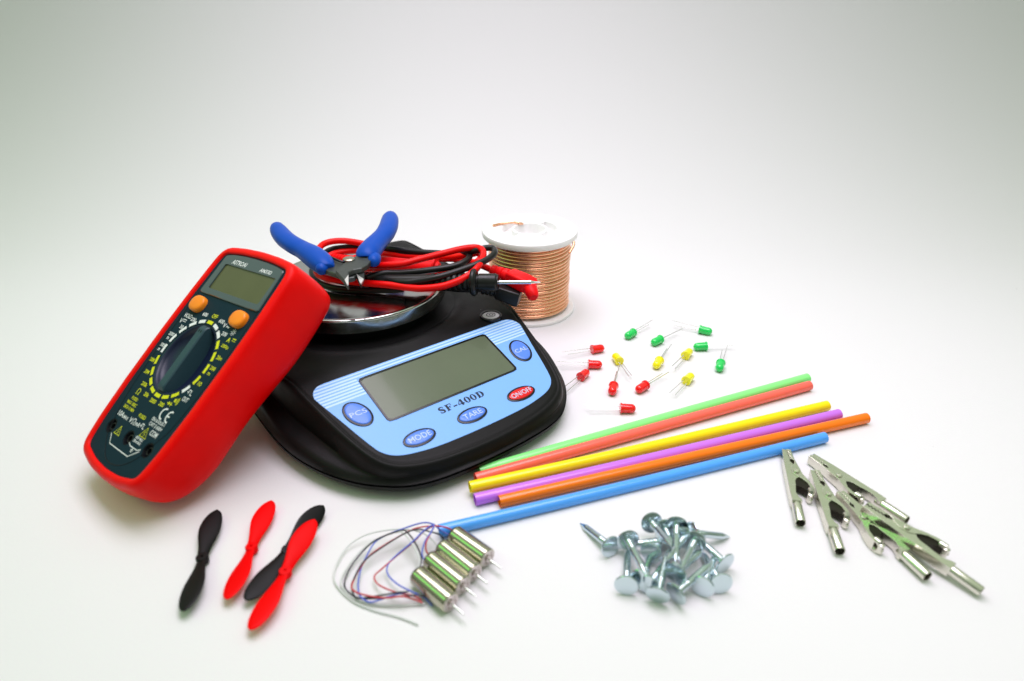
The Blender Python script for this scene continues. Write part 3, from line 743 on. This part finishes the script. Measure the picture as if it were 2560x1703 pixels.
ph = [random.uniform(0, 6.28) for _ in range(30)]; am = [random.uniform(-.25, .25) for _ in range(30)]
for i in range(turns * per + 1):
    a = 2 * pi * i / per; t = i / per; kk = int(t)
    z = 3.7 + t * (50.0 / turns) + .05 * sin(t * 2.3 + 1) + .1 * sin(t * .83)
    r = 27.0 + .2 * sin(t * .9 + .4) + .12 * sin(t * 2.7)
    hp.append((r * cos(a), r * sin(a), z))
mb.tube(hp, 1.18, 14, up=V3((0, 0, 1))); mb.build('copper_winding', M_copper, spool, MSP)


def Zs(x, y, z): return MSP.inverted() @ Z3(x, y, z)


mb = MB(); mb.tube(catmull([Zs(1880, 190, 54), Zs(1862, 174, 58), Zs(1840, 168, 60), Zs(1780, 162, 60.2), Zs(1700, 172, 59.9), Zs(1645, 184, 59.9)], 6), .85, 10)
mb.build('wire_end', M_copper, spool, MSP); mb = MB(); mb.tube(catmull([Zs(2195, 380, 50), Zs(2222, 330, 53), Zs(2226, 300, 55)], 6), .9, 10)
mb.build('wire_end', M_copper, spool, MSP)


# ------------------------------------------------------------------ LEDs
def Zl(x, y, z): return G(1380 + x / 4.714, 790 + y / 4.714, z)


def led_proto(M, material, label, group):
    r = thing('led', label, 'led', M, group)
    mb = MB(); pr = [(2.85, 0), (2.85, .9), (2.5, 1.0), (2.5, 6.1)] + [(2.5 * cos(a), 6.1 + 2.5 * sin(a)) for a in [pi / 2 * q / 7 for q in range(1, 7)]] + [(.05, 8.6)]
    mb.lathe(pr, 28, frame_z(V3((0, 0, 0)), V3((1, 0, 0)))); mb.build('lens', material, r)
    for s_, ln in ((1, 19.5), (-1, 17)):
        mb = MB(); y = 1.27 * s_; mb.tube([(.3, y, 0), (-1.5, y, 0), (-2.2, y, 0), (-8, y * 1.02, -.1), (-ln, y * 1.05 + .2 * s_, -.25)], .25, 6)
        mb.tube([(-2.0, y - .1 * s_, 0), (-3.0, y - .1 * s_, 0)], .42, 6); mb.build('lead', M_lead, r)
    return r


LED = {
    'red': [((468, 395), (620, 375), .2, 'red LED topmost of the red ones, wires pointing left above another red LED'),
            ((425, 568), (582, 575), .25, 'red LED lying level whose back end touches the tilted red one below it'),
            ((335, 720), (440, 635), .5, 'tilted red LED nearest the scale, dome up against the red LED above'),
            ((728, 815), (695, 955), 1.2, 'red LED standing almost upright in the picture, dome pointing to the viewer'),
            ((1110, 810), (985, 890), .4, 'red LED with dome to the lower left and wires to the upper right'),
            ((803, 1085), (980, 1093), .15, 'red LED closest to the straws, its two bare wires pointing left')],
    'yellow': [((795, 535), (725, 445), .4, 'yellow LED with its two wires pointing to the lower right'),
               ((1270, 520), (1205, 618), .9, 'yellow LED in the middle with dome down and one wire up right'),
               ((1570, 470), (1645, 392), 1.2, 'yellow LED whose dome nearly touches a green LED'),
               ((1578, 765), (1665, 680), .6, 'yellow LED nearest the green straw, wires pointing to the lower left')],
    'green': [((965, 190), (865, 250), 1.3, 'green LED nearest the copper spool, dome to the lower left'),
              ((1285, 270), (1175, 325), .7, 'green LED second from the spool, wires pointing to the upper right'),
              ((1735, 155), (1880, 190), .9, 'green LED farthest back, the only green one with wires pointing left'),
              ((1825, 355), (1680, 365), .9, 'green LED lying level beside a yellow LED, long wires pointing right'),
              ((1990, 550), (1965, 650), .6, 'green LED farthest right with its dome pointing to the viewer')]}
for nm, m_ in (('red', M_ledr), ('yellow', M_ledy), ('green', M_ledg)):
    pro = None
    for (a, b, roll, lab) in LED[nm]:
        A = Zl(*a, 3.0); B = Zl(*b, 2.6); M = frame(A, B - A) @ Matrix.Rotation(roll, 4, 'X')
        grp = nm + ' LEDs scattered behind the straws'
        pro_ = led_proto(M, m_, lab, grp) if pro is None else dup(pro, M, lab, grp)
        pro = pro or pro_


# ------------------------------------------------------------------ drinking straws
def Z5(x, y, z): return G(1060 + x / 2.032, 900 + y / 2.032, z)


for nm, a, b, za, zb, lab in (('green', (280, 567), (1948, 92), 2.8, 2.8, 'light green straw, farthest back of the six'),
                              ('red', (262, 603), (1958, 130), 2.8, 2.8, 'coral red straw lying between the green and the yellow straws'),
                              ('yellow', (232, 647), (2048, 232), 5.0, 2.8, 'yellow straw lying in front of the coral red one'),
                              ('purple', (258, 710), (2108, 275), 2.8, 2.8, 'purple straw between the yellow and the orange ones'),
                              ('orange', (382, 720), (2248, 295), 2.8, 2.8, 'orange straw whose far end reaches farthest right'),
                              ('blue', (78, 868), (2036, 393), 2.8, 2.8, 'bright blue straw nearest the viewer, touching the small motors')):
    A, B = Z5(*a, za), Z5(*b, zb); M = frame_z(A, B - A); Ls = (B - A).length
    st = thing('drinking_straw', lab, 'straw', M, 'coloured drinking straws')
    mb = MB(); sg = 26; lo = []
    for i in range(sg + 1): lo.append((2.82, Ls * i / sg))
    lo += [(2.62, Ls)] + [(2.62, Ls * (sg - i) / sg) for i in range(sg + 1)] + [(2.82, 0)]
    mb.lathe(lo, 28, None, False, False); am_ = random.uniform(.3, .8) * random.choice((-1, 1)); mb.v = [V3((v.x, v.y + am_ * sin(pi * v.z / Ls), v.z)) for v in mb.v]; mb.build('tube', STRAW[nm], st, M)


# ------------------------------------------------------------------ propellers
def Zp_(x, y, z): return G(420 + x / 4.355, 1230 + y / 4.355, z)


def prop_proto(M, m_, label, grp):
    r = thing('propeller', label, 'propeller', M, grp)
    for sgn in (1, -1):
        mb = MB(); Lp_ = []
        for i in range(33):
            t = sin(pi / 2 * i / 32); x = 1.6 + 25.6 * t
            ch = 4.3 + 4.3 * smooth(0, .56, t) if t < .56 else 8.6 * sqrt(max(.003, 1 - ((t - .56) / .44) ** 2.0))
            tw = radians(17 - 10 * t); cy = .35 * sin(t * pi) * 1.4
            up = .8 * sin(t * pi * .5)
            sec = []
            for q in range(14):
                a = 2 * pi * q / 14; yy = cos(a) * ch / 2 + cy; zz = sin(a) * .42 * (1 - .4 * t) - ((cos(a)) ** 2) * .25
                sec.append((x, yy * cos(tw) - zz * sin(tw), yy * sin(tw) + zz * cos(tw) + up))
            Lp_.append(sec)
        mb.rings(Lp_, M=Matrix.Rotation(0 if sgn > 0 else pi, 4, 'Z')); mb.build('blade', m_, r, ang=60)
    mb = MB(); mb.lathe([(.6, -2.6), (2.2, -2.6), (2.5, -2.2), (2.5, .35), (2.2, .72), (1.2, .8), (.6, .78), (.55, .1), (.01, .1)], 26, None, False, True); mb.build('hub', m_, r, ang=40)
    return r


PRP = [('black', (530, 232), (185, 1278), 3.0, 0, 'black propeller lying alone at the far left of the four'), ('red', (1122, 125), (655, 1158), 3.0, 0, 'red propeller lying between the two black ones'),
       ('black', (1690, 160), (842, 1190), 3.0, .38, 'black propeller partly covered by a red one'), ('red', (1580, 343), (922, 1474), 5.6, .1, 'red propeller nearest the viewer, lying across a black one')]
pp = {}
for nm, a, b, z, roll, lab in PRP:
    A, B = Zp_(*a, z + .5), Zp_(*b, z + (.5 if z < 4 else -2)); M = frame((A + B) / 2, A - B) @ Matrix.Rotation(roll, 4, 'X'); grp = nm + ' propellers'
    if nm in pp: dup(pp[nm], M, lab, grp)
    else: pp[nm] = prop_proto(M, M_prk if nm == 'black' else M_prr, lab, grp)


# ------------------------------------------------------------------ coreless motors with their wires
def Z6(x, y, z): return G(820 + x / 5.015, 1280 + y / 5.015, z)


MOT = [((1130, 795), (1535, 1140), 'small metal motor nearest the viewer of the four in a row'), ((1290, 600), (1695, 930), 'small metal motor second from the viewer in the row of four'),
       ((1440, 450), (1840, 770), 'small metal motor third from the viewer in the row of four'), ((1590, 290), (2010, 590), 'small metal motor beside the blue straw, last in the row of four')]
mots = []; pro = None
for a, b, lab in MOT:
    A, B = Z6(*a, 4.25), Z6(*b, 4.25); M = frame(A, B - A); grp = 'small motors in a row'
    if pro is None:
        r = thing('coreless_motor', lab, 'motor', M, grp); Mx = M @ frame_z(V3((0, 0, 0)), V3((1, 0, 0)))
        mb = MB(); mb.lathe([(3.9, .0), (4.2, .2), (4.25, .5), (4.25, .9), (4.25, 18.5), (4.25, 18.9), (4.05, 19.3), (3.7, 19.4)], 56, None, True, False); mb.build('can', M_motor, r, Mx, ang=50)
        mb = MB(); mb.lathe([(3.75, 19.0), (3.7, 19.5), (2.6, 19.45), (2.5, 19.1), (1.5, 19.1), (1.45, 20.0), (1.0, 20.1), (.5, 20.1)], 40, None, False, True)
        for q in range(3): mb.lathe([(.55, 19.2), (.55, 19.62), (.4, 19.65)], 12, Matrix.Translation((2.9 * cos(q * 2.09 + .5), 2.9 * sin(q * 2.09 + .5), 0)), False, True)
        mb.build('front_cap', M_motorend, r, Mx)
        mb = MB(); mb.lathe([(.5, 19.8), (.5, 26.6), (.35, 26.9)], 14); mb.build('shaft', M_chrome, r, Mx)
        mb = MB(); mb.lathe([(3.2, -.9), (3.5, -.7), (3.5, .1)], 28); mb.build('rear_cap', M_blackgloss, r, Mx)
        pro = r
    else: r = dup(pro, M, lab, grp)
    mots.append(r)
WR = [
    (3, 'red', [(1575, 250, 5), (1540, 220, 6), (1440, 185, 8), (1290, 176, 9), (1100, 205, 8), (980, 258, 7), (700, 420, 5), (510, 560, 4), (370, 760, 3), (300, 920, 3), (315, 980, 3), (430, 1035, 3), (700, 1078, 4), (930, 1060, 5), (1060, 1090, 3), (1185, 1138, 2)]),
    (3, 'blue', [(1530, 295, 4), (1400, 220, 6), (1320, 155, 8), (1180, 138, 9), (930, 215, 7), (750, 285, 6), (590, 380, 5), (480, 560, 4), (425, 680, 3), (388, 820, 2.5), (378, 950, 2.5), (410, 1062, 2.5), (520, 1130, 2), (640, 1105, 3), (800, 1050, 4), (1000, 998, 5)]),
    (2, 'black', [(1455, 365, 4), (1410, 290, 6), (1260, 243, 8), (1120, 218, 9), (960, 272, 8), (700, 430, 5), (450, 620, 4), (315, 860, 3), (300, 960, 2), (350, 1072, 2), (480, 1074, 2.5), (700, 1040, 4), (870, 1010, 5), (1010, 1000, 5)]),
    (2, 'white', [(1375, 425, 4), (1250, 300, 7), (1100, 235, 8), (850, 218, 6), (500, 280, 4), (250, 430, 2), (110, 650, 1.5), (75, 830, 1), (150, 970, 1), (330, 1130, .8), (600, 1240, .8), (900, 1320, .8), (1130, 1410, .8)]),
    (1, 'red', [(1285, 555, 4), (1232, 490, 6), (1232, 380, 8), (1290, 260, 9), (1325, 180, 9), (1200, 245, 8), (1080, 370, 7), (870, 545, 5), (680, 710, 4), (585, 800, 3), (605, 885, 3), (700, 950, 3.5), (880, 1015, 4), (1050, 1045, 3), (1170, 1105, 2)]),
    (1, 'blue', [(1225, 625, 4), (1180, 530, 6), (1212, 380, 8), (1300, 240, 9.4), (1318, 165, 9.4), (1195, 240, 8.5), (1070, 365, 7.5), (830, 570, 5), (745, 680, 4), (755, 790, 3), (870, 905, 3), (1050, 1000, 3), (1200, 1070, 2), (1305, 1175, 1)]),
    (0, 'black', [(1138, 700, 4), (1172, 590, 5), (1112, 420, 7), (1005, 268, 8), (915, 232, 8), (640, 330, 6), (480, 450, 4), (310, 650, 2), (222, 820, 1.2), (208, 930, 1), (260, 1010, 1), (380, 1080, 1.5), (600, 1085, 2.5), (900, 1060, 4.5), (1150, 1045, 4), (1260, 1080, 2)]),
    (0, 'white', [(1115, 720, 4), (1150, 620, 5), (1090, 460, 6.5), (980, 300, 7.5), (880, 250, 7.5), (600, 350, 5), (420, 480, 3), (250, 680, 1.5), (165, 850, 1), (190, 960, 1), (330, 1090, 1), (600, 1165, 1), (900, 1170, 1), (1220, 1150, 1)])]
for mi, c, pts in WR:
    mb = MB(); mb.tube(catmull([Z6(*p) for p in pts], 8), .34, 8); mb.build('wire', M_wire[c], mots[mi], Matrix.Identity(4))


# ------------------------------------------------------------------ clout nails
def Zn(x, y, z): return G(1420 + x / 5.357, 1260 + y / 5.357, z)


NAIL = [((780, 1095, 4.9), (806, 590, 2.8), 'nail at the front left of the pile, round head facing the viewer'), ((575, 575, 4.9), (175, 268, .4), 'nail sticking out farthest left of the pile, point up left'),
        ((800, 480, 7), (1050, 960, 10.6), 'nail leaning at the left of the pile, head up and tilted'), ((1215, 505, 4.9), (800, 545, 3.5), 'nail lying flat behind the left leaning nail'),
        ((1110, 660, 5.5), (1400, 330, 1.9), 'nail with a shaded head in the middle left of the pile'), ((1118, 248, 7.5), (1395, 580, 14.5), 'topmost nail of the pile, head up left and bright shank'),
        ((1455, 285, 9), (1436, 810, 10.4), 'nail standing upright in the middle of the pile, head on top'), ((1560, 450, 7), (1330, 740, 12), 'nail with dark head just right of the upright nail'),
        ((1640, 390, 9), (2168, 440, .7), 'nail sticking out farthest right of the pile, point to the right'), ((2110, 800, 4.9), (1830, 545, 5), 'nail at the right end of the pile, head facing right'),
        ((1440, 930, 9), (1815, 600, 5.9), 'nail with bright shank rising right from the dark middle head'), ((1440, 1205, 5.2), (1935, 780, 7.7), 'nail at the front, edge-on head and long bright shank to the upper right'),
        ((1800, 1110, 4.9), (1985, 660, 2.8), 'nail with round white head at the front right, left of a second one'), ((2050, 1070, 4.9), (1840, 720, 2), 'nail with round white head at the front right, right of a second one'),
        ((1200, 1222, 5.2), (1345, 600, 8.6), 'nail at the front centre, head flat to the viewer and long shank going back'), ((1080, 1095, 4.9), (1240, 880, 4), 'nail between the two front heads with a short view of its shank'),
        ((1700, 500, 8), (1515, 860, 12), 'nail right of the upright nail, sloping down to the left'), ((1300, 330, 6), (1440, 640, 9), 'nail with a grey head just behind and left of the upright nail'),
        ((985, 1020, 6), (1150, 600, 2.3), 'nail with small dark head left of the front centre nail')]
pro = None
for a, b, lab in NAIL:
    A, B = Zn(*a), Zn(*b); M = frame_z(A, B - A); grp = 'galvanised nails in a heap'
    if pro is None:
        r = thing('nail', lab, 'nail', M, grp); LN = 22.0
        mb = MB(); mb.lathe([(.01, -.35), (3.2, -.35), (4.5, -.2), (4.75, .1), (4.7, .45), (4.2, .7), (1.6, .75)], 30, None, True, False); mb.build('head', M_zinc, r)
        prn = [(1.75, .7), (1.62, 1.6)]
        for q in range(7): prn += [(1.62, 2 + q * .7), (1.5, 2.2 + q * .7), (1.62, 2.45 + q * .7)]
        prn += [(1.55, 7.2), (1.5, LN - 5), (1.4, LN - 4.2), (.15, LN)]
        mb = MB(); mb.lathe(prn, 16, None, False, True); mb.build('shank', M_zinc, r)
        pro = r
    else: dup(pro, M, lab, grp)


# ------------------------------------------------------------------ alligator clips
def Z4(x, y, z): return G(1920 + x / 3.92, 1100 + y / 3.92, z)


def zig(x0, y0, x1, y1, n, amp):
    return [(x0 + (x1 - x0) * i / (2 * n), y0 + (y1 - y0) * i / (2 * n) + (amp if i % 2 else -amp)) for i in range(2 * n + 1)]


def clip_proto(M, label, grp):
    r = thing('alligator_clip', label, 'alligator clip', M, grp)
    zz = zig(.4, .3, 7.8, 1.1, 5, .5)

    def half(poly, z0, z1, name):
        mb = MB(); t = MB(); t.prism(poly, z0, z1, None, ch=.14)
        mb.v = [V3((v.x, v.y, v.z * (.74 + .26 * v.x / 38))) for v in t.v]; mb.f = t.f
        o_ = mb.build(name, M_nickel, r, ang=25); o_.data.polygons.foreach_set('use_smooth', [False] * len(o_.data.polygons)); return o_
    Aj = [(x, y - .2) for x, y in zz] + [(8.4, 1.0), (9.4, .5), (11.3, 1.6), (14, 3.2), (18.5, 3.9), (21.3, 3.1), (22.6, 1.7), (24.2, 1.0), (27.2, .8), (30, .4), (33, .1), (35.5, .9), (37, 1.9), (38.6, 2.0), (38.6, -2.3), (34, -2.5), (11, -2.4), (.2, -1.9)]
    Bj = [(x, y + .2) for x, y in zz] + [(8.6, 2.3), (9.8, 2.7), (11.6, 2.1), (13.2, .9), (16, .1), (19, .4), (21, 1.9), (22.6, 4.2), (25, 6.1), (28.2, 6.9), (30.2, 6.9), (30.6, 8.6), (27.5, 8.4), (23.5, 7.1), (19, 5.0), (8, 2.9), (.3, 2.2)]
    half(Aj[::-1], -2.6, 2.6, 'barrel_jaw'); half(Bj[::-1], -3.0, 3.0, 'lever_jaw')
    mb = MB(); Mx = frame_z(V3((37.2, -.1, 0)), V3((1, 0, 0)))
    mb.lathe([(1.9, -1.5), (2.2, 0), (2.25, 1.5), (2.25, 13.1), (2.1, 13.3), (1.95, 13.2), (1.9, 3), (1.9, 1)], 32, Mx, False, False)
    bar = mb.build('barrel', M_nickel, r)
    mb = MB(); mb.lathe([(1.93, 3), (1.93, 11.0)], 24, Mx, True, True); mb.build('barrel_shade', M_clipdark, bar)  # dark plug, its colour stands for shade in the open barrel
    mb = MB(); mb.tube([(29.8, 6.9, -2.2), (31.6, 6.8, -2.6), (33.6, 6.8, 0)], [1.5, 1.5, .8], 12); mb.tube([(29.8, 6.9, 2.2), (31.6, 6.8, 2.6), (33.6, 6.8, 0)], [1.5, 1.5, .8], 12)
    mb.lathe([(.9, -2.5), (1.3, -2.2), (1.35, 2.2), (.9, 2.5)], 20, Matrix.Translation((32.6, 6.6, 0))); mb.build('thumb_tab', M_nickel, r)
    mb = MB(); mb.prism([(22.4, .9), (21.2, 2.8), (23.0, 4.4), (25.4, 6.3), (28.7, 7.0), (31.3, 7.0), (31.6, 5.7), (29.2, 4.9), (27.8, 3.4), (27.2, 1.6), (26.6, .3), (24.6, -.2)], -1.7, 1.7); mb.build('spring_and_gap_shade', M_clipdark, r)  # dark core: the spring plus the shade of the gap round it
    mb = MB(); mb.prism([(.5, 0), (8, .4), (9.4, .2), (12.5, 1.6), (12.5, 2.6), (9.5, 2.9), (8, 2.0), (.5, 1.1)], -1.2, 1.2); mb.build('jaw_gap_shade', M_clipdark, r)  # dark filler painting the shade between the teeth and jaws
    for s_ in (1, -1):
        mb = MB(); mb.lathe([(1.35, 2.7), (1.35, 3.15), (1.05, 3.4), (.5, 3.42), (.4, 3.2), (.01, 3.18)], 20, Matrix.Translation((17.6, 2.5, 0)) @ Matrix.Rotation(0 if s_ > 0 else pi, 4, 'X'), False, True); mb.build('rivet', M_nickel, r)
    return r


CLP = [((168, 118), (322, 818), False, 3.1, 3.1, 'alligator clip farthest left, jaws touching the blue straw'), ((445, 322), (715, 1118), False, 3.1, 3.1, 'alligator clip second from left, barrel pointing to the viewer'),
       ((415, 172), (1335, 778), True, 3.1, 3.1, 'alligator clip farthest back, barrel end to the right'), ((695, 530), (1540, 1320), True, 3.1, 3.1, 'alligator clip in the middle of the overlapping group, green glint on its barrel'),
       ((935, 655), (2000, 1420), False, 8.6, 3.4, 'alligator clip farthest right, its jaws resting on another clip')]
pro = None
for a, b, mir, za, zb, lab in CLP:
    A, B = Z4(*a, za), Z4(*b, zb); M = frame(A, B - A) @ (Matrix.Rotation(pi, 4, 'X') if mir else Matrix.Identity(4)); grp = 'alligator clips in a pile'
    if pro is None: pro = clip_proto(M, lab, grp)
    else: dup(pro, M, lab, grp)


# ------------------------------------------------------------------ lamps, world, camera
def area(name, loc, aim, sx, sy, power, col):
    l = bpy.data.lights.new(name, 'AREA'); l.shape = 'RECTANGLE'; l.size = sx; l.size_y = sy; l.energy = power; l.color = col
    o = bpy.data.objects.new(name, l); COL.objects.link(o); o.location = loc
    o.rotation_euler = (V3(aim) - V3(loc)).to_track_quat('-Z', 'Y').to_euler(); return o


def aimed(name, loc, aim, long_axis, sx, sy, power, col, spread=180):
    o = area(name, loc, aim, sx, sy, power, col)
    z = (V3(loc) - V3(aim)).normalized(); y = (V3(long_axis) - z * V3(long_axis).dot(z)).normalized(); x = y.cross(z)
    o.data.spread = radians(spread); o.matrix_world = mtx(x, y, z, V3(loc)); return o


aimed('softbox_lamp', (.02, .385, .68), (.05, .365, 0), (.72, -.69, 0), .37, .7, 3.06, (.955, .835, 1.0), 130)
aimed('green_streak_light', (-.74, .16, .66), (.02, .22, 0), (.72, -.69, 0), .11, .9, .24, (.10, 1.0, .05), 100)  # added light, tinted and turned to streak the metals green
# the dim khaki room: brighter ceiling, dark behind the camera
w = bpy.data.worlds.new('World'); S.world = w; w.use_nodes = True
nt = w.node_tree; bg = nt.nodes['Background']
tcw = nt.nodes.new('ShaderNodeTexCoord'); sep = nt.nodes.new('ShaderNodeSeparateXYZ'); nt.links.new(tcw.outputs['Generated'], sep.inputs[0])
ma = nt.nodes.new('ShaderNodeMath'); ma.operation = 'MULTIPLY_ADD'; ma.inputs[1].default_value = .35
nt.links.new(sep.outputs['Y'], ma.inputs[0]); nt.links.new(sep.outputs['Z'], ma.inputs[2])
rp = nt.nodes.new('ShaderNodeValToRGB'); rp.color_ramp.elements[0].position = .0; rp.color_ramp.elements[1].position = .75
rp.color_ramp.elements[0].color = (.13, .165, .125, 1); rp.color_ramp.elements[1].color = (.50, .60, .44, 1)
nt.links.new(ma.outputs[0], rp.inputs[0]); nt.links.new(rp.outputs[0], bg.inputs[0]); bg.inputs[1].default_value = 1.14


cd = bpy.data.cameras.new('camera'); co = bpy.data.objects.new('camera', cd); COL.objects.link(co)
co.location = CAM * U; co.rotation_euler = (pi / 2 - PITCH, 0, 0)
cd.sensor_width = 36; cd.lens = FPX / 2560 * 36; cd.clip_start = .01; cd.clip_end = 20
cd.dof.use_dof = True; cd.dof.focus_distance = .385; cd.dof.aperture_fstop = 7.0
S.camera = co
S.render.engine = 'CYCLES'
S.view_settings.view_transform = 'Standard'; S.view_settings.look = 'None'; S.view_settings.exposure = 0; S.view_settings.gamma = 1
